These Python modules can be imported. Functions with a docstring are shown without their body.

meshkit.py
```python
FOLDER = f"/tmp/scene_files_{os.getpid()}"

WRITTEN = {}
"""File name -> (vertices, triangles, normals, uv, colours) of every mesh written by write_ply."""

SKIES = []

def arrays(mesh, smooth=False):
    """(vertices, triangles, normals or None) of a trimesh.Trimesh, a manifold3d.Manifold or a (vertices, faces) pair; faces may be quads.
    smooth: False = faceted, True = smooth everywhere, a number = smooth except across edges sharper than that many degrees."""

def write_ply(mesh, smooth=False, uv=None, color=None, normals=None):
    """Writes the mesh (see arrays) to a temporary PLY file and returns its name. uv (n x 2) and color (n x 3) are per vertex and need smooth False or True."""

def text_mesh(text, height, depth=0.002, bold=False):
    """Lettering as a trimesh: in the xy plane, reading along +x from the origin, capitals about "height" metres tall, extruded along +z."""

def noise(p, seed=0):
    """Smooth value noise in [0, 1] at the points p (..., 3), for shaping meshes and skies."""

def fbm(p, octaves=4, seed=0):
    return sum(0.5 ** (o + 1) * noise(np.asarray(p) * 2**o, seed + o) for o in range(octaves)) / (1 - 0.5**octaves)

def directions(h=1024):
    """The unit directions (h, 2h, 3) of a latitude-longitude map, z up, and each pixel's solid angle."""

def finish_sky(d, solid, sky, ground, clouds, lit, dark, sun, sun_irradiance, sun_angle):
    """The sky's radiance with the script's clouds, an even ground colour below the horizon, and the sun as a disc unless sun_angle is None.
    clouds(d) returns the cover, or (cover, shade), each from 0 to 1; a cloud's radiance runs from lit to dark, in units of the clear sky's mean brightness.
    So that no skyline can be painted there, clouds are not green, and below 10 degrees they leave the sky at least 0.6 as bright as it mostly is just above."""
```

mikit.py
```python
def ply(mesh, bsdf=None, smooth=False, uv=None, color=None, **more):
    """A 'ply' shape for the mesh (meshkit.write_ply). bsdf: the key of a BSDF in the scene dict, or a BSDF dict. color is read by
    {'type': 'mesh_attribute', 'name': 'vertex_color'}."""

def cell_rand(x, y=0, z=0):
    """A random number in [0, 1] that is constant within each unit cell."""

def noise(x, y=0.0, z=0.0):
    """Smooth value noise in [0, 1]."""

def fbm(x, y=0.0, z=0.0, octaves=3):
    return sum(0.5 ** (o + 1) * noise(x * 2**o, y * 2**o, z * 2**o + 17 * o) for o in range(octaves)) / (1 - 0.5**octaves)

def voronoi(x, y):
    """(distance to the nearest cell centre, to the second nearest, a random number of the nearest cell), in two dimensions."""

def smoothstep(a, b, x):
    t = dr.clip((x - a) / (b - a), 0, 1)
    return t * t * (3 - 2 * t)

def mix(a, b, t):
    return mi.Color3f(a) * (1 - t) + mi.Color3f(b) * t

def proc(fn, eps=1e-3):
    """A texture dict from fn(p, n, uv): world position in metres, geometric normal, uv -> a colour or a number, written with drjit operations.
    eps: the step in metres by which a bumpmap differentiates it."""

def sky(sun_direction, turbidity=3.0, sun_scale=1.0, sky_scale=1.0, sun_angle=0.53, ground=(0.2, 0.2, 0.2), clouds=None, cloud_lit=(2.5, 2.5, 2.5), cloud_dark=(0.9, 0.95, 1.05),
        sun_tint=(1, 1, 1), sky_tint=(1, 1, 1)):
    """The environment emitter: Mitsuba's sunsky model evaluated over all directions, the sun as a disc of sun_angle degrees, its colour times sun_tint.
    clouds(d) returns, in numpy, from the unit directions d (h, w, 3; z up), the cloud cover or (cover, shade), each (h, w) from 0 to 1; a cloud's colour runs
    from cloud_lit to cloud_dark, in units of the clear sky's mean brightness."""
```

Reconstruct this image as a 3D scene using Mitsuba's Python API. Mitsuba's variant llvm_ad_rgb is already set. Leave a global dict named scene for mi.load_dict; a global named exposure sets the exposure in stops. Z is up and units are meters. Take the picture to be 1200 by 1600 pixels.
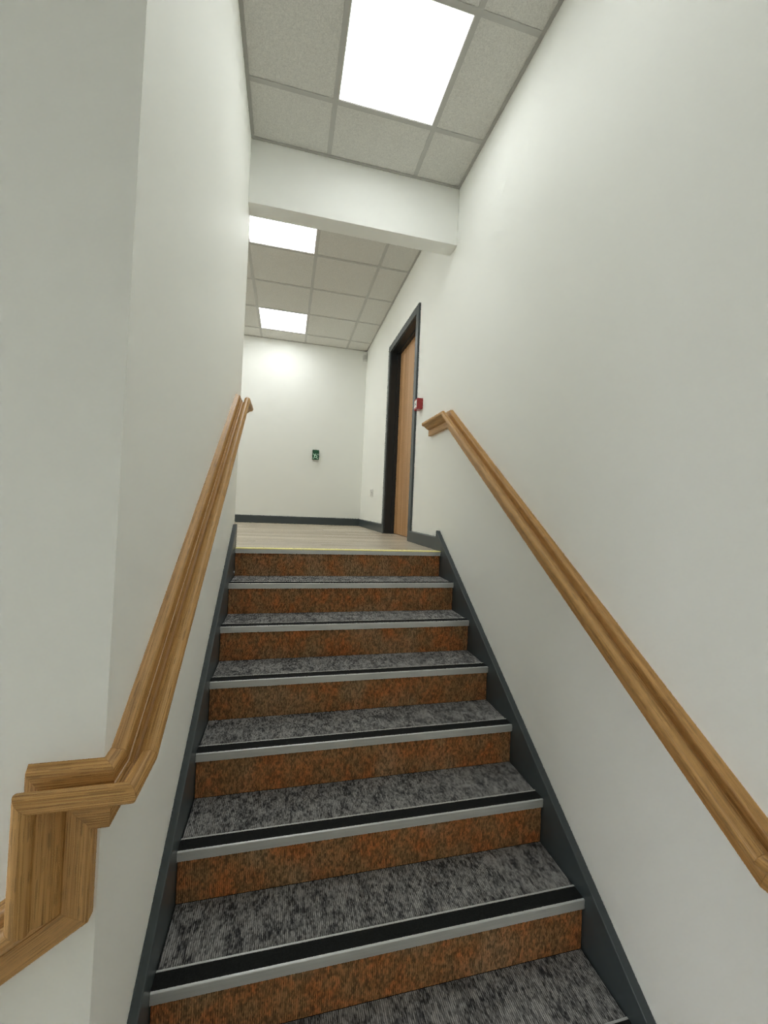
import math, random
import numpy as np, trimesh, mitsuba as mi, drjit as dr, mikit
from shapely.geometry import Polygon
from mikit import proc, noise, fbm, mix, smoothstep, cell_rand, ply

random.seed(7)
T = mi.ScalarTransform4f
scene, labels = {}, {}

# ------------------------------------------------------------------ camera, light, exposure
CAM = np.array([0.28840, -2.60759, 0.28569])
FWD = np.array([0.23417962, 0.97198442, 0.02015436])
UP = np.array([-0.04642807, -0.00952608, 0.99887621])
FOCAL = 628.475            # pixels of a 1200 wide frame
scene['camera'] = {'type': 'perspective', 'fov': 2 * math.degrees(math.atan(600 / FOCAL)), 'fov_axis': 'x', 'near_clip': 0.02, 'far_clip': 100,
                   'principal_point_offset_x': 1.59 / 1200, 'principal_point_offset_y': 19.35 / 1600,
                   'to_world': T().look_at(origin=CAM.tolist(), target=(CAM + FWD).tolist(), up=UP.tolist())}
exposure = 0.43
SKY = 30.0                  # overcast daylight through the window over the lower flight
LAMP = (5.0, 5.15, 5.1)     # radiance of the LED ceiling panels
GAIN = {'ceiling_light': 0.92, 'ceiling_light_001': 1.3, 'ceiling_light_002': 1.3, 'ceiling_light_003': 0.9, 'ceiling_light_004': 0.9, 'ceiling_light_005': 0.72}   # their dimming, panel by panel

def overcast(d):
    c = np.ones(d.shape[:2])
    return c, 0.25 + 0.2 * (1 - d[..., 2])
scene['sky'] = mikit.sky((0.3, -0.4, 0.85), turbidity=4.0, sun_scale=0.0, sky_scale=SKY, ground=(0.25, 0.25, 0.24), clouds=overcast, cloud_lit=(1.0, 1.02, 1.05), cloud_dark=(0.85, 0.88, 0.93), sun_angle=None)

# ------------------------------------------------------------------ measures (metres; origin: left end of the top nosing)
W, RISE, GO = 1.342, 0.170, 0.2372
XL, XR = -0.025, 1.372
YA = -1.732                 # face of the near wall beside the lower flight
YBACK, YFRONT = 3.298, -3.45
Z1, Z2 = 2.545, 2.616       # the two suspended ceilings
YB0, YB1, ZB = -0.005, 0.121, 2.1445   # ceiling beam
TH = math.atan2(RISE, GO)
ST, CT, TT = math.sin(TH), math.cos(TH), math.tan(TH)
XFAR = -3.2                 # left end of the lower flight
XLAND = -1.75               # left end of the upper landing
ZLOW = -RISE * 8            # quarter landing

# ------------------------------------------------------------------ materials
def bsdf(name, color, rough=0.5, bump=None, bscale=1.0, **more):
    b = {'type': 'principled', 'base_color': color if isinstance(color, dict) else {'type': 'rgb', 'value': list(color)},
         'roughness': rough if isinstance(rough, dict) else float(rough), **more}
    if bump is not None:
        b = {'type': 'bumpmap', 'texture': bump, 'scale': bscale, 'bsdf': b}
    scene[name] = {'type': 'twosided', 'bsdf': b}

def wall_col(p, n, uv):
    m = fbm(p.x * 1.7, p.y * 1.7, p.z * 1.7, 2)
    g = noise(p.x * 260, p.y * 260, p.z * 260)
    return mi.Color3f(0.853, 0.862, 0.828) * (0.985 + 0.02 * m + 0.012 * g)
bsdf('paint', proc(wall_col), 0.6, specular=0.1)

def tile_col(p, n, uv):
    g = fbm(p.x * 330, p.y * 330, p.z * 20, 2)
    s = noise(p.x * 140, p.y * 140, 3.0)
    return mi.Color3f(0.64, 0.63, 0.59) * (0.78 + 0.30 * g + 0.10 * s)
bsdf('ceiling_tile', proc(tile_col), 0.9, specular=0.1)
bsdf('grid_metal', (0.47, 0.465, 0.435), 0.45, specular=0.3)
bsdf('trim_metal', (0.41, 0.405, 0.38), 0.45, specular=0.3)
bsdf('lamp_frame', (0.80, 0.80, 0.77), 0.4)
bsdf('lamp_face', (0.85, 0.85, 0.85), 0.6)

RIB = 0.0062                 # spacing of the carpet ribs
def yarn(p, q, k):
    """Flecks of the ribbed carpet: every rib's yarn changes colour on its own along q."""
    col = dr.floor(p.x / (RIB / 2))
    return 0.55 * noise(col * 3.71, q * 150 + k) + 0.45 * noise(p.x * 150, q * 75, k + 3.0)
def rib(p):
    return 0.5 + 0.5 * dr.sin(p.x * (2 * math.pi / RIB))
def carpet_grey(p, n, uv):
    q = p.y + p.z * 0.37
    big = fbm(p.x * 38, q * 30, 2.0, 2)
    v = smoothstep(0.22, 0.80, 0.66 * yarn(p, q, 1.0) + 0.34 * big)
    c = mix((0.042, 0.043, 0.048), (0.40, 0.398, 0.396), v)
    return c * (0.52 + 0.60 * rib(p))
bsdf('carpet_grey', proc(carpet_grey), 0.95, specular=0.05, sheen=0.2)

def carpet_orange(p, n, uv):
    q = p.z + p.y * 0.41
    f = yarn(p, q, 7.0)
    a = fbm(p.x * 13, p.z * 15, p.y * 11.0 + 4.0, 2)
    b = fbm(p.x * 34, p.z * 26, p.y * 13.0 + 9.0, 2)
    c = mix((0.345, 0.195, 0.098), (0.465, 0.165, 0.060), smoothstep(0.34, 0.74, 0.45 * a + 0.35 * b + 0.2 * f))
    c = mix(c, (0.375, 0.265, 0.165), smoothstep(0.50, 0.75, fbm(p.x * 8.0, p.z * 6.0, p.y * 7.0, 2)) * 0.6)
    return c * (0.42 + 0.85 * smoothstep(0.15, 0.85, f)) * (0.72 + 0.42 * rib(p))
bsdf('carpet_orange', proc(carpet_orange), 0.95, specular=0.05, sheen=0.2)

def alu_col(p, n, uv):
    g = noise(p.x * 5.0, p.y * 900, p.z * 900)
    d = fbm(p.x * 9.0, p.z * 70, p.y * 30, 2)
    return mi.Color3f(0.60, 0.615, 0.61) * (0.90 + 0.10 * g) * (0.86 + 0.22 * d)
bsdf('aluminium', proc(alu_col), 0.36, metallic=0.3)
def rubber_col(p, n, uv):
    g = noise(p.x * 300, p.y * 300, 1.0)
    return mi.Color3f(0.010, 0.0115, 0.0115) * (0.8 + 0.5 * g)
bsdf('black_grip', proc(rubber_col), 0.7, specular=0.12)
bsdf('yellow_grip', (0.86, 0.80, 0.33), 0.6)
bsdf('slate_paint', (0.050, 0.063, 0.068), 0.34, specular=0.5)
bsdf('frame_paint', (0.020, 0.024, 0.026), 0.38, specular=0.45)

def oak_col(p, n, uv):
    s, w = uv.x, uv.y
    warp = 0.004 * fbm(s * 2.2, w * 18, 1.0, 2)
    w2 = w + warp
    fine = fbm(s * 9.0, w2 * 620, 2.0, 2)
    band = fbm(s * 1.6, w2 * 95, 6.0, 3)
    pore = smoothstep(0.66, 0.80, noise(s * 26, w2 * 900, 4.0))
    c = mix((0.345, 0.175, 0.052), (0.545, 0.312, 0.116), smoothstep(0.2, 0.8, 0.4 * band + 0.6 * fine))
    return c * (1 - 0.30 * pore)
bsdf('oak', proc(oak_col), 0.4, specular=0.36)

def beech_col(p, n, uv):
    band = fbm(p.y * 26, p.z * 0.5, 3.0, 3)
    fine = fbm(p.y * 420, p.z * 9, 2.0, 2)
    return mix((0.37, 0.190, 0.078), (0.53, 0.315, 0.160), smoothstep(0.25, 0.75, 0.65 * band + 0.35 * fine))
bsdf('beech', proc(beech_col), 0.4, specular=0.4)

def vinyl_col(p, n, uv):
    row = dr.floor((p.y + 5.0) / 0.18)
    r = cell_rand(row, dr.floor((p.x + 9.0 + 0.47 * row) / 1.22), 2)
    a = fbm(p.x * 2.6 + 19 * r, p.y * 26, row * 3.1, 3)
    f = fbm(p.x * 22, p.y * 260, row * 1.7, 2)
    c = mix((0.335, 0.288, 0.222), (0.475, 0.42, 0.335), smoothstep(0.25, 0.75, 0.5 * a + 0.22 * f + 0.28 * r))
    return c
bsdf('vinyl', proc(vinyl_col), 0.38, specular=0.4)
bsdf('sealant', (0.78, 0.62, 0.45), 0.5)
bsdf('white_plastic', (0.66, 0.66, 0.64), 0.35)
bsdf('grey_plastic', (0.48, 0.48, 0.46), 0.4)
bsdf('dark_plastic', (0.03, 0.03, 0.03), 0.4)
bsdf('red_plastic', (0.30, 0.020, 0.022), 0.3)
bsdf('green_plastic', (0.004, 0.062, 0.026), 0.2, specular=0.6)
bsdf('mint_print', (0.50, 0.72, 0.58), 0.5)

# ------------------------------------------------------------------ helpers
def free(key):
    if not any(k == key or k.startswith(key + '__') for k in scene): return key
    i = 1
    while any(k == f'{key}_{i:03d}' or k.startswith(f'{key}_{i:03d}__') for k in scene): i += 1
    return f'{key}_{i:03d}'
def put(name, mesh, mat, parent=None, smooth=False, uv=None, label=None, **more):
    key = free((parent + '__' if parent else '') + name)
    scene[key] = ply(mesh, mat, smooth=smooth, uv=uv, **more)
    if label: labels[key] = {'label': label}
    return key
def thing(key, label, cat, group=None):
    labels[key] = {'label': label, 'category': cat}
    if group: labels[key]['group'] = group
    return key
def struct(key, label):
    labels[key] = {'label': label, 'kind': 'structure'}
    return key
def box(x0, x1, y0, y1, z0, z1, c=0.0):
    """A box, its edges chamfered by c."""
    x0, x1, y0, y1, z0, z1 = min(x0, x1), max(x0, x1), min(y0, y1), max(y0, y1), min(z0, z1), max(z0, z1)
    if c <= 0:
        return trimesh.creation.box(bounds=[[x0, y0, z0], [x1, y1, z1]])
    pts = []
    for a in (0, 1):
        for b in (0, 1):
            for d in (0, 1):
                v = np.array([(x0, x1)[a], (y0, y1)[b], (z0, z1)[d]], float)
                s = np.array([(1, -1)[a], (1, -1)[b], (1, -1)[d]], float) * c
                for k in range(3):
                    w = v + s; w[k] = v[k]; pts.append(w)
    return trimesh.convex.convex_hull(np.array(pts))
def prism(poly, lo, hi, axis):
    """An outline extruded along an axis: axis 'z' outline (x, y); 'x' outline (y, z); 'y' outline (x, z)."""
    m = trimesh.creation.extrude_polygon(poly if isinstance(poly, Polygon) else Polygon(poly), hi - lo, engine='earcut')
    v = m.vertices.copy(); v[:, 2] += lo
    if axis == 'x': v = v[:, [2, 0, 1]]
    if axis == 'y': v = np.c_[v[:, 0], v[:, 2], v[:, 1]]
    m = trimesh.Trimesh(v, m.faces, process=False)
    if m.volume < 0: m.invert()
    return m
def sweep(loops, base, s, n, t, plane0, plane1):
    """A profile swept along s between two cutting planes (point, normal). loops: list of smooth runs of (d, t) points, counter-clockwise seen
    along the run; creases lie between runs. Returns (mesh, uv)."""
    base, s, n, t = (np.asarray(a, float) for a in (base, s, n, t))
    def cut(d, tt, plane):
        q = base + d * n + tt * t
        return q + s * (np.dot(np.asarray(plane[0]) - q, plane[1]) / np.dot(s, plane[1]))
    V, F, UV, per = [], [], [], 0.0
    for run in loops:
        i0 = len(V)
        for k, (d, tt) in enumerate(run):
            if k: per += math.hypot(d - run[k - 1][0], tt - run[k - 1][1])
            for pl in (plane0, plane1):
                q = cut(d, tt, pl); V.append(q); UV.append((float(np.dot(q - base, s)), per))
        for k in range(len(run) - 1):
            a = i0 + 2 * k
            F += [(a, a + 2, a + 1), (a + 1, a + 2, a + 3)]
    outline = [q for run in loops for q in run[:-1]]
    pv, pf = trimesh.creation.triangulate_polygon(Polygon(outline), engine='earcut')
    for pl, flip in ((plane0, 1), (plane1, 0)):
        i0 = len(V)
        for d, tt in pv:
            V.append(cut(d, tt, pl)); UV.append((d * 0.3 + 7.7, tt))
        for f in pf: F.append(tuple(i0 + np.array(f[::-1] if flip else f)))
    m = trimesh.Trimesh(np.array(V), np.array(F), process=False)
    if m.volume < 0: m.faces = m.faces[:, ::-1]
    return m, np.array(UV)
def arc(cx, cy, r, a0, a1, k):
    return [(cx + r * math.cos(math.radians(a0 + (a1 - a0) * i / k)), cy + r * math.sin(math.radians(a0 + (a1 - a0) * i / k))) for i in range(k + 1)]
def polyruns(pts):
    return [[pts[i], pts[(i + 1) % len(pts)]] for i in range(len(pts))]

# ------------------------------------------------------------------ walls
def wall(key, mesh, label):
    scene[key] = ply(mesh, 'paint'); struct(key, label)
wall('wall_left', prism([(XL, YA), (XL, YB1), (-0.165, YB1), (-0.165, -1.592)], -1.7, 2.75, 'z'), 'white painted wall on the left of the stairs')
wall('wall_near', prism([(XL, YA), (-0.165, -1.592), (XFAR, -1.592), (XFAR, YA)], -3.0, 2.75, 'z'), 'white wall at far left beside the lower flight, carrying the end of the rail')
DY0, DY1, DZ = 0.812, 1.790, 2.070      # structural opening of the door
outer = Polygon([(YFRONT, -1.7), (YBACK + 0.14, -1.7), (YBACK + 0.14, 2.75), (YFRONT, 2.75)])
wall('wall_right', prism(outer.difference(Polygon([(DY0, -0.2), (DY1, -0.2), (DY1, DZ), (DY0, DZ)])), XR, XR + 0.165, 'x'), 'white painted wall on the right of stairs and landing with the doorway')
wall('wall_back', box(XLAND - 0.14, XR, YBACK, YBACK + 0.14, -0.2, 2.75), 'white end wall of the landing behind the green sign')
wall('wall_landing', box(XLAND - 0.14, XLAND, YB1, YBACK, -0.2, 2.75), 'white wall closing the landing on the left')
wall('wall_stairwell', box(XLAND, -0.165, YB1 - 0.14, YB1, -0.2, 2.75), 'white wall between landing and stairwell')
wall('wall_front', box(XFAR - 0.14, XR, YFRONT - 0.14, YFRONT, -3.0, 2.75), 'white wall behind the quarter landing')
def window(key, x0, x1, z0, z1, place, label):
    fr = Polygon([(x0, z0), (x1, z0), (x1, z1), (x0, z1)]); xm = (x0 + x1) / 2
    panes = [Polygon([(a, z0 + .05), (b, z0 + .05), (b, z1 - .05), (a, z1 - .05)]) for a, b in ((x0 + .05, xm - .025), (xm + .025, x1 - .05))]
    def turn(m):
        v = np.array(m.vertices if hasattr(m, 'vertices') else m[0]); f = np.array(m.faces if hasattr(m, 'faces') else m[1])
        v = np.array([place(*q) for q in v]); return trimesh.Trimesh(v, f, process=False)
    scene[key + '__frame'] = ply(turn(prism(fr.difference(panes[0]).difference(panes[1]), -0.10, -0.04, 'y')), 'lamp_frame')
    for i, q in enumerate(panes):
        a, c, b, d_ = q.bounds
        scene[key + '__pane' + ('_001' if i else '')] = ply(turn((np.array([(a, -.07, c), (b, -.07, c), (b, -.07, d_), (a, -.07, d_)]), np.array([(0, 1, 2), (0, 2, 3)]))), {'type': 'thindielectric'})
    struct(key, label)
VY0, VY1, VZ0, VZ1 = -3.3, -1.8, -0.9, 1.7     # window over the lower flight
vo = Polygon([(YFRONT, -3.0), (-1.592, -3.0), (-1.592, 2.75), (YFRONT, 2.75)])
wall('wall_lower', prism(vo.difference(Polygon([(VY0, VZ0), (VY1, VZ0), (VY1, VZ1), (VY0, VZ1)])), XFAR - 0.14, XFAR, 'x'), 'white wall at the foot of the lower flight')
window('window_1', VY0, VY1, VZ0, VZ1, lambda a, b, c: (XFAR + b, a, c), 'two-pane window over the lower flight')
scene['ceiling_beam'] = ply(box(XL, XR, YB0, YB1, ZB, 2.75, 0.002), 'paint')
struct('ceiling_beam', 'white boxed beam crossing between the two ceilings above the top step')

wall('wall_beyond', box(XR + 0.17, XR + 0.25, DY0 - 0.2, DY1 + 0.2, -0.2, DZ + 0.2), 'wall closing the room behind the door')

# ------------------------------------------------------------------ suspended ceilings
BAR = 0.014
def lamp(key, x0, x1, y0, y1, z, label, group=None):
    thing(key, label, 'ceiling light', group)
    e = BAR - 0.0005
    x0, x1, y0, y1 = x0 + e, x1 - e, y0 + e, y1 - e
    f = 0.005
    ring = Polygon([(x0, y0), (x1, y0), (x1, y1), (x0, y1)], [[(x0 + f, y0 + f), (x0 + f, y1 - f), (x1 - f, y1 - f), (x1 - f, y0 + f)]])
    put('frame', prism(ring, z + 0.0022, z + 0.014, 'z'), 'lamp_frame', key)
    q = (np.array([(x0 + f, y0 + f, z + 0.004), (x0 + f, y1 - f, z + 0.004), (x1 - f, y1 - f, z + 0.004), (x1 - f, y0 + f, z + 0.004)]), np.array([(0, 1, 2), (0, 2, 3)]))
    put('diffuser', q, 'lamp_face', key, emitter={'type': 'area', 'radiance': {'type': 'rgb', 'value': [c * GAIN.get(key, 1.0) for c in LAMP]}})
def ceiling(key, region, xs, ys, z, lamps, label):
    """region: shapely outline (x, y); xs, ys: the grid lines."""
    struct(key, label)
    x0, y0, x1, y1 = region.bounds
    gx = [x0] + [x for x in sorted(xs) if x0 + .02 < x < x1 - .02] + [x1]
    gy = [y0] + [y for y in sorted(ys) if y0 + .02 < y < y1 - .02] + [y1]
    for i in range(len(gx) - 1):
        for j in range(len(gy) - 1):
            cell = Polygon([(gx[i], gy[j]), (gx[i + 1], gy[j]), (gx[i + 1], gy[j + 1]), (gx[i], gy[j + 1])]).intersection(region)
            if cell.area < 1e-4 or cell.geom_type != 'Polygon': continue
            a, b, c, d = cell.bounds
            mid = ((a + c) / 2, (b + d) / 2)
            if any(l[0] < mid[0] < l[1] and l[2] < mid[1] < l[3] for l in lamps): continue
            put('tile', box(a + .003, c - .003, b + .003, d - .003, z + 0.003, z + 0.018, 0.001), 'ceiling_tile', key)
    for x in gx[1:-1]:
        for seg in lines(region, [(x, y0), (x, y1)]):
            put('grid_bar', box(x - BAR, x + BAR, seg[0][1], seg[1][1], z, z + 0.002), 'grid_metal', key)
    for y in gy[1:-1]:
        for i in range(len(gx) - 1):
            for seg in lines(region, [(gx[i], y), (gx[i + 1], y)]):
                a = seg[0][0] + (BAR if i else 0); b = seg[1][0] - (BAR if i < len(gx) - 2 else 0)
                if b - a > 0.03: put('grid_bar', box(a, b, y - BAR, y + BAR, z, z + 0.002), 'grid_metal', key)
    put('slab', prism(region, 2.76, 2.90, 'z'), 'paint', key)
    ring = list(region.exterior.coords)
    if not region.exterior.is_ccw: ring = ring[::-1]
    for (ax, ay), (bx, by) in zip(ring[:-1], ring[1:]):
        d = np.array([bx - ax, by - ay]); L = np.linalg.norm(d); d /= L; nrm = np.array([-d[1], d[0]]); w = 0.020
        q = [np.array([ax, ay]), np.array([bx, by]), np.array([bx, by]) + nrm * w - d * w, np.array([ax, ay]) + nrm * w + d * w]
        put('edge_trim', prism([tuple(p) for p in q], z - 0.0015, z + 0.001, 'z'), 'trim_metal', key)
def lines(region, pts):
    from shapely.geometry import LineString
    g = LineString(pts).intersection(region)
    for s in getattr(g, 'geoms', [g]):
        if s.length > 0.03:
            yield sorted(list(s.coords))

S1, S2 = 0.5837, 0.6057
GA, YC, LA, YD = 0.4545, -0.3765, -0.151, 1.1748
l1 = (GA, GA + S1, YC - S1, YC)
l6 = (GA, GA + S1, YC - 3 * S1, YC - 2 * S1)
R1 = Polygon([(XL, YB0), (XL, YA), (XFAR, YA), (XFAR, YFRONT), (XR, YFRONT), (XR, YB0)])
ceiling('ceiling', R1, [GA + S1 * k for k in range(-7, 3)], [YC - S1 * k for k in range(0, 7)], Z1, [l1, l6], 'suspended tile ceiling over the stairs')
l2 = (LA, LA + S2, YD - S2, YD)
l3 = (LA, LA + S2, YD + 2 * S2, YD + 3 * S2)
l7 = (LA - 2 * S2, LA - S2, YD - S2, YD)
l8 = (LA - 2 * S2, LA - S2, YD + 2 * S2, YD + 3 * S2)
R2 = Polygon([(XLAND, YB1), (XR, YB1), (XR, YBACK), (XLAND, YBACK)])
ceiling('ceiling_001', R2, [LA + S2 * k for k in range(-3, 4)], [YD + S2 * k for k in range(-2, 5)], Z2, [l2, l3, l7, l8], 'suspended tile ceiling over the landing')
lamp('ceiling_light', *l1, Z1, 'large bright square panel light in the ceiling above the stairs, in front of the beam')
lamp('ceiling_light_001', *l2, Z2, 'square panel light just behind the beam, partly hidden by it')
lamp('ceiling_light_002', *l3, Z2, 'smallest square panel light, near the end wall of the landing')
lamp('ceiling_light_003', *l7, Z2, 'square panel light over the left part of the landing, nearer the stairs')
lamp('ceiling_light_005', *l6, Z1, 'square panel light above the lowest steps')
lamp('ceiling_light_004', *l8, Z2, 'square panel light over the left part of the landing, nearer the end wall')

# ------------------------------------------------------------------ landing floor of vinyl planks
struct('floor', 'landing floor of pale grey-beige wood-look planks')
scene['floor__base'] = ply(box(XLAND, XR, 0.058, YBACK, -0.15, -0.0042), 'vinyl')
scene['floor__threshold'] = ply(box(XR, XR + 0.168, DY0, DY1, -0.15, -0.0042), 'vinyl')
PW, PL = 0.18, 1.22
r0, r1 = int(math.floor((0.058 + 5) / PW)), int(math.ceil((YBACK + 5) / PW))
for r in range(r0, r1):
    ya, yb = max(0.058, r * PW - 5), min(YBACK, (r + 1) * PW - 5)
    k0 = int(math.floor((XLAND + 9 + 0.47 * r) / PL))
    for k in range(k0, k0 + 6):
        xa, xb = max(XLAND, k * PL - 9 - 0.47 * r), min(XR, (k + 1) * PL - 9 - 0.47 * r)
        if xb - xa > 0.02 and yb - ya > 0.01:
            put('plank', box(xa + .0003, xb - .0003, ya + .0003, yb - .0003, -0.004, 0, 0.0006), 'vinyl', 'floor')
for r in range(r0, r1):
    ya, yb = max(DY0, r * PW - 5), min(DY1, (r + 1) * PW - 5)
    if yb - ya > 0.01: put('plank', box(XR, XR + 0.168, ya + .0003, yb - .0003, -0.004, 0, 0.0006), 'vinyl', 'floor')
scene['floor_lower'] = ply(box(XL - 0.25, XR, YFRONT, -7 * GO, ZLOW - 0.12, ZLOW), 'vinyl')
scene['floor_ground'] = ply(box(XFAR, XR, YFRONT, -1.592, -3.1, -2.95), 'vinyl'); struct('floor_ground', 'floor at the foot of the lower flight'); struct('floor_lower', 'quarter landing floor at the foot of the stairs')

# ------------------------------------------------------------------ staircase
stair = thing('staircase', 'straight carpeted staircase with orange-brown risers, grey treads and metal nosings rising to the landing', 'staircase')
ND, NH = 0.056, 0.030       # depth and height of a nosing
OH = 0.0085
e = 0.003
for i in range(8):
    y, z = -GO * i, -RISE * i
    zb = z - RISE
    put('riser', box(e, W - e, y + OH, y + OH + 0.012, zb + 0.0, z - 0.004), 'carpet_orange', stair)
    # nosing: an angle of aluminium with a recess for the grip strip
    prof = [(y + 0.0022, z), (y + 0.0006, z - 0.0008), (y, z - 0.0024), (y, z - NH), (y + 0.003, z - NH), (y + 0.0075, z - NH + 0.001), (y + 0.0075, z - 0.0075),
            (y + ND, z - 0.0075), (y + ND + 0.003, z - 0.003), (y + ND, z + 0.0008), (y + ND - 0.0055, z + 0.0008), (y + ND - 0.006, z - 0.004), (y + 0.007, z - 0.004), (y + 0.0065, z + 0.0004)]
    nz = put('nosing', prism(prof, 0.001, W - 0.001, 'x'), 'aluminium', stair, label='aluminium nosing along the landing edge with a pale yellow strip' if i == 0 else None)
    if i == 0:
        put('grip_strip', prism([(y - 0.0004, z - 0.0050), (y + 0.007, z - 0.0045), (y + ND - 0.006, z - 0.004), (y + ND - 0.006, z + 0.0012), (y + 0.004, z + 0.0016), (y + 0.0005, z + 0.0002)], 0.0015, W - 0.0015, 'x'), 'yellow_grip', nz, label='pale yellow strip')
    else:
        put('grip_strip', box(0.0015, W - 0.0015, y + 0.007, y + ND - 0.006, z - 0.004, z + 0.0002, 0.0003), 'black_grip', nz)
        put('tread', box(e, W - e, y + ND + 0.0005, y + GO + OH, z - 0.012, z, 0.002), 'carpet_grey', stair)
body = [(0.056, -0.16), (OH + 0.0125, -0.16), (OH + 0.0125, -RISE - 0.0125)]
for i in range(1, 8):
    body += [(-GO * i + OH + 0.0125, -RISE * i - 0.0125), (-GO * i + OH + 0.0125, -RISE * (i + 1) - 0.0125)]
body += [(-7 * GO + OH + 0.0125, ZLOW - 0.12), (-7 * GO + 0.25, ZLOW - 0.12), (0.056, -0.50)]
put('carcass', prism(body, 0.0005, W - 0.0005, 'x'), 'frame_paint', stair)
# strings: the dark skirting boards that follow the pitch on both sides
def string(xin, side, th, tt, yend, thick):
    n = (side, 0, 0)
    r = 0.004
    prof = [[(thick, -0.30), (thick, tt - r)], arc(thick - r, tt - r, r, 0, 90, 5), [(thick - r, tt), (0, tt - 0.001)], [(0, tt - 0.001), (0, -0.30)], [(0, -0.30), (thick, -0.30)]]
    m, uv = sweep(prof, (xin, 0, 0), (0, CT, ST), n, (0, -ST, CT), ((0, YA + 0.02, 0), (0, 1, 0)), ((0, yend, 0), (0, 1, 0)))
    return m
put('string', string(XL + 0.0006, 1, TH, 0.088, 0.050, -XL - 0.0006), 'slate_paint', stair, smooth=True)
put('string', string(XR - 0.0006, -1, TH, 0.052, 0.105, XR - W - 0.0006), 'slate_paint', stair, smooth=True)

# ------------------------------------------------------------------ handrails
NC, NR = (0.065, 0.0885), 0.0168
def rail_profile():
    runs = [[(0.0, 0.0), (0.0205, 0.0)], [(0.0205, 0.0), (0.0225, 0.002)], [(0.0225, 0.002), (0.0225, 0.043)], [(0.0225, 0.043), (0.0205, 0.0455)],
            [(0.0205, 0.0455)] + [(0.0205 + 0.0402 * u, 0.0455 + 0.0268 * (0.45 * u + 0.55 * u * u)) for u in (0.2, 0.4, 0.6, 0.8)] + [(0.0607, 0.0723)],
            arc(*NC, NR, -105, 195, 26)]
    runs += [[runs[-1][-1], (0.047, 0.0790), (0.0442, 0.0765), (0.040, 0.0758), (0.035, 0.0778), (0.0285, 0.0845)],
             [(0.0285, 0.0845), (0.0258, 0.104)],
             [(0.0258, 0.104), (0.0252, 0.1075), (0.0225, 0.1115), (0.019, 0.113)],
             [(0.019, 0.113), (0.0, 0.1185)], [(0.0, 0.1185), (0.0, 0.0)]]
    runs[5][0] = runs[4][-1]
    return runs
RAIL = rail_profile()
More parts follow.
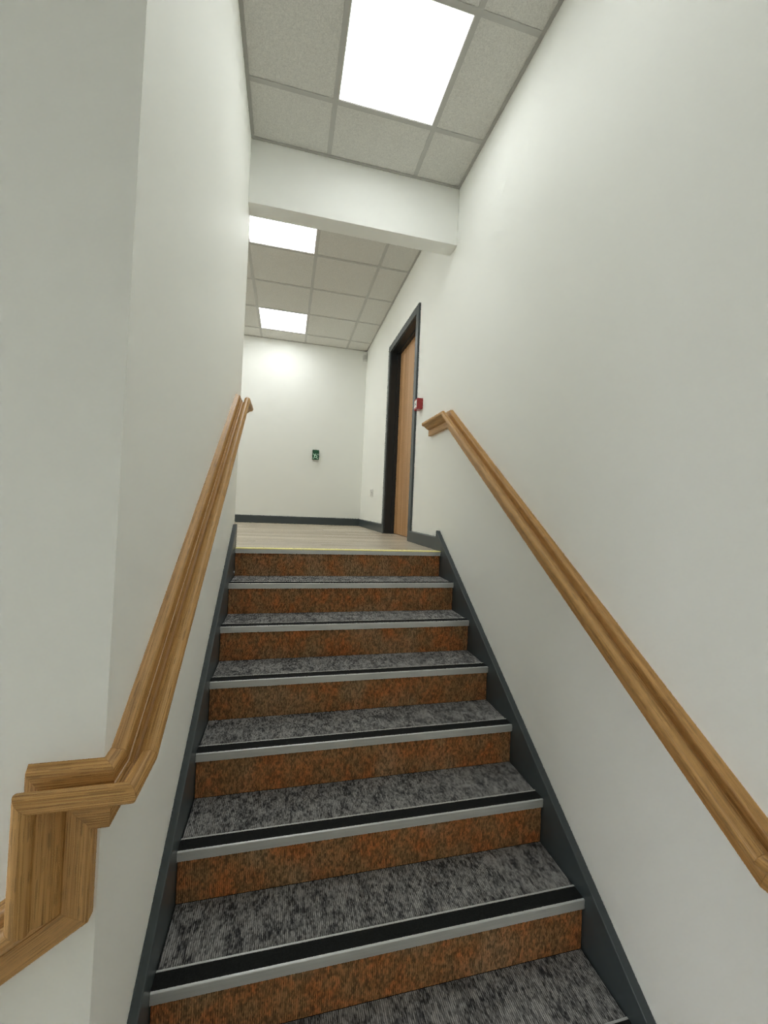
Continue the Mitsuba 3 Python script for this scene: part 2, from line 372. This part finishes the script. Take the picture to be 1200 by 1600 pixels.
def unit(v): v = np.asarray(v, float); return v / np.linalg.norm(v)
def rail(key, pts, walls, names, seam=()):
    """pts: the rail's foot line on the wall, point by point; walls: the wall's outward normal for each run; mitred at the bends."""
    pts = [np.array(p, float) for p in pts]
    dirs = [unit(b - a) for a, b in zip(pts[:-1], pts[1:])]
    for i, (s, n, name) in enumerate(zip(dirs, walls, names)):
        n = np.array(n, float)
        t = np.cross(n, s) if i == 0 or True else 0
        if t[2] < -1e-6 or (abs(t[2]) < 1e-6 and t[0] > 0): t = -t
        p0 = unit(dirs[i - 1] + s) if i else s
        p1 = unit(dirs[i + 1] + s) if i < len(dirs) - 1 else s
        g = 0.00025
        m, uv = sweep(RAIL, pts[i], s, n, t, (pts[i] + s * g, p0), (pts[i + 1] - s * g, p1))
        uv = uv + np.array([3.3 * i, 0.17 * i])
        q = put(name, m, 'oak', key, smooth=True, uv=uv)
        if name in seam:
            m, uv = sweep(polyruns([(0.0296, 0.0832), (0.0284, 0.0868), (0.0276, 0.0866), (0.0280, 0.0830)]), pts[i], s, n, t, (pts[i] + s * g, p0), (pts[i + 1] - s * g, p1))
            put('sealant_line', m, 'sealant', q, label='thin pale line of sealant in the groove')
ZF = 0.700 / CT             # height of the rail's foot line over the pitch line
ZA = -0.331
lt = -0.090
zlow5 = -0.500
sl = math.radians(33)
kl = thing('handrail', 'oak handrail on the left wall, stepping round the wall corner at its lower end', 'handrail')
rail(kl, [(XL, 0.112, ZF + TT * lt), (XL, lt, ZF + TT * lt), (XL, (ZA - ZF) / TT, ZA), (XL, YA, ZA), (-0.030, YA, ZA), (-0.030, YA, zlow5), (-0.030 - 2.4 * math.cos(sl), YA, zlow5 - 2.4 * math.sin(sl))],
     [(1, 0, 0)] * 3 + [(0, -1, 0)] * 3, ['level_end', 'sloping_rail', 'level_rail', 'corner_rail', 'upright_rail', 'lower_sloping_rail'], ('sloping_rail', 'level_rail'))
kr = thing('handrail_001', 'oak handrail running straight up the right wall with a level end near the doorway', 'handrail')
rail(kr, [(XR, 0.372, ZF), (XR, 0.0, ZF), (XR, -1.927, ZF - TT * 1.927), (XR, -3.0, ZF - TT * 1.927)], [(-1, 0, 0)] * 3, ['level_end', 'sloping_rail', 'level_rail'])

# ------------------------------------------------------------------ door
struct('door_1', 'beech-veneered door in a dark grey frame on the right of the landing')
LI = 0.030                  # lining thickness
lin = Polygon([(DY0, 0), (DY0, DZ), (DY1, DZ), (DY1, 0), (DY1 - LI, 0), (DY1 - LI, DZ - LI), (DY0 + LI, DZ - LI), (DY0 + LI, 0)])
scene['door_1__lining'] = ply(prism(lin, XR - 0.002, XR + 0.165, 'x'), 'frame_paint')
AW = 0.070
oy0, oy1, oz = DY0 - AW + 0.024, DY1 + AW - 0.024, DZ + AW - 0.022
arc_ = Polygon([(oy0, 0), (oy0, oz), (oy1, oz), (oy1, 0), (oy1 - AW, 0), (oy1 - AW, oz - AW), (oy0 + AW, oz - AW), (oy0 + AW, 0)])
scene['door_1__architrave'] = ply(prism(arc_, XR - 0.018, XR, 'x'), 'slate_paint')
stop = Polygon([(DY0 + LI, 0), (DY0 + LI, DZ - LI), (DY1 - LI, DZ - LI), (DY1 - LI, 0), (DY1 - LI - .013, 0), (DY1 - LI - .013, DZ - LI - .013), (DY0 + LI + .013, DZ - LI - .013), (DY0 + LI + .013, 0)])
scene['door_1__stop'] = ply(prism(stop, XR + 0.068, XR + 0.104, 'x'), 'frame_paint')
scene['door_1__leaf'] = ply(box(XR + 0.106, XR + 0.150, DY0 + LI + 0.002, DY1 - LI - 0.002, 0.006, DZ - LI - 0.002, 0.001), 'beech')

# ------------------------------------------------------------------ skirting
def skirt(key, a, b, n, th, h, label):
    """A board between the points a and b (x, y) of a wall, n its outward normal."""
    a, b, n = (np.array([*v, 0.0]) for v in (a, b, n))
    prof = [[(0, 0), (th, 0)], [(th, 0), (th, h - 0.006)], [(th, h - 0.006), (th - 0.006, h)], [(th - 0.006, h), (0, h)], [(0, h), (0, 0)]]
    s = unit(b - a)
    m, uv = sweep(prof, a, s, n, (0, 0, 1), (a, s), (b, s))
    scene[key] = ply(m, 'slate_paint'); struct(key, label)
skirt('baseboard_right', (XR, 0.106), (XR, oy0 - 0.0005), (-1, 0), 0.027, 0.093, 'dark grey skirting board between the stair string and the doorway')
skirt('baseboard_right_far', (XR, oy1 + 0.0005), (XR, YBACK - 0.018), (-1, 0), 0.018, 0.103, 'dark grey skirting board between doorway and end wall')
skirt('baseboard_back', (XLAND, YBACK), (XR, YBACK), (0, -1), 0.018, 0.106, 'dark grey skirting board along the end wall')

# ------------------------------------------------------------------ small things on the walls
k = thing('exit_button', 'small green door release unit with white pictogram on the end wall', 'door release')
gx0, gx1, gz0, gz1, gy = 0.628, 0.722, 0.938, 1.078, YBACK
put('body', box(gx0, gx1, gy - 0.045, gy, gz0, gz1, 0.005), 'green_plastic', k)
f = gy - 0.0452
def gp(px, py): return gx0 + (px - 435) / 235 * (gx1 - gx0), gz1 - (py - 315) / 385 * (gz1 - gz0)
def stroke(p, q, w):
    from shapely.geometry import LineString
    return LineString([gp(*p), gp(*q)]).buffer(w)
from shapely.geometry import Point
from shapely.ops import unary_union
ringc = Point(*gp(552, 575))
pict = unary_union([stroke((460, 472), (520, 535), 0.0045), stroke((543, 465), (528, 545), 0.0050), ringc.buffer(0.024).difference(ringc.buffer(0.0125))])
put('pictogram', prism(pict.simplify(0.0004) if pict.geom_type == 'Polygon' else max(pict.geoms, key=lambda g: g.area), f - 0.0004, f + 0.0004, 'y'), 'mint_print', k, label='white hand and ring pictogram')
for c, rr in (((472, 650), 0.0085), ((615, 658), 0.0075)):
    q = Point(*gp(*c)); put('arrow_mark', prism(q.buffer(rr, 3), f - 0.0004, f + 0.0004, 'y'), 'mint_print', k)
put('arrow_mark', prism(stroke((612, 490), (650, 490), 0.0045), f - 0.0004, f + 0.0004, 'y'), 'mint_print', k)

k = thing('fire_call_point', 'small red fire alarm call point between doorway and right handrail', 'fire alarm')
cy0, cy1, cz0, cz1 = 0.600, 0.690, 1.130, 1.222
put('body', box(XR - 0.052, XR, cy0, cy1, cz0, cz1, 0.004), 'red_plastic', k)
put('glass_panel', box(XR - 0.0535, XR - 0.051, cy0 + 0.014, cy1 - 0.014, cz0 + 0.016, cz1 - 0.014, 0.0008), 'white_plastic', k, label='white break-glass panel')
put('mark', box(XR - 0.0540, XR - 0.0530, cy0 + 0.038, cy1 - 0.038, cz0 + 0.036, cz1 - 0.036), 'dark_plastic', k, label='black dot')

k = thing('wall_socket', 'white power socket low on the right wall past the doorway', 'socket')
sy0, sy1, sz0, sz1 = 2.440, 2.590, 0.430, 0.518
put('plate', box(XR - 0.011, XR, sy0, sy1, sz0, sz1, 0.003), 'white_plastic', k)
for yy in (sy0 + 0.040, sy1 - 0.040):
    put('switch', box(XR - 0.0145, XR - 0.010, yy - 0.007, yy + 0.007, sz1 - 0.026, sz1 - 0.006, 0.001), 'white_plastic', k)
    for dy, dz in ((0, 0.047), (-0.011, 0.026), (0.011, 0.026)):
        put('hole', box(XR - 0.0114, XR - 0.0105, yy + dy - 0.0035, yy + dy + 0.0035, sz0 + dz - 0.004, sz0 + dz + 0.004), 'dark_plastic', k)

k = thing('motion_sensor', 'small white motion sensor in the corner under the landing ceiling', 'sensor')
pv = Polygon([(1.368, YBACK - 0.002), (1.306, YBACK - 0.002), (1.306, YBACK - 0.022), (1.322, YBACK - 0.045), (1.345, YBACK - 0.052), (1.368, YBACK - 0.040)])
put('body', prism(pv, 2.462, 2.592, 'z'), 'white_plastic', k)
lens = [(1.309, YBACK - 0.026)] + [(1.337 + 0.028 * math.cos(a), YBACK - 0.040 - 0.016 * math.sin(a)) for a in np.linspace(math.pi * 0.98, 0.05, 9)] + [(1.362, YBACK - 0.026)]
put('lens', prism(lens, 2.478, 2.540, 'z'), 'grey_plastic', k, label='grey curved lens')
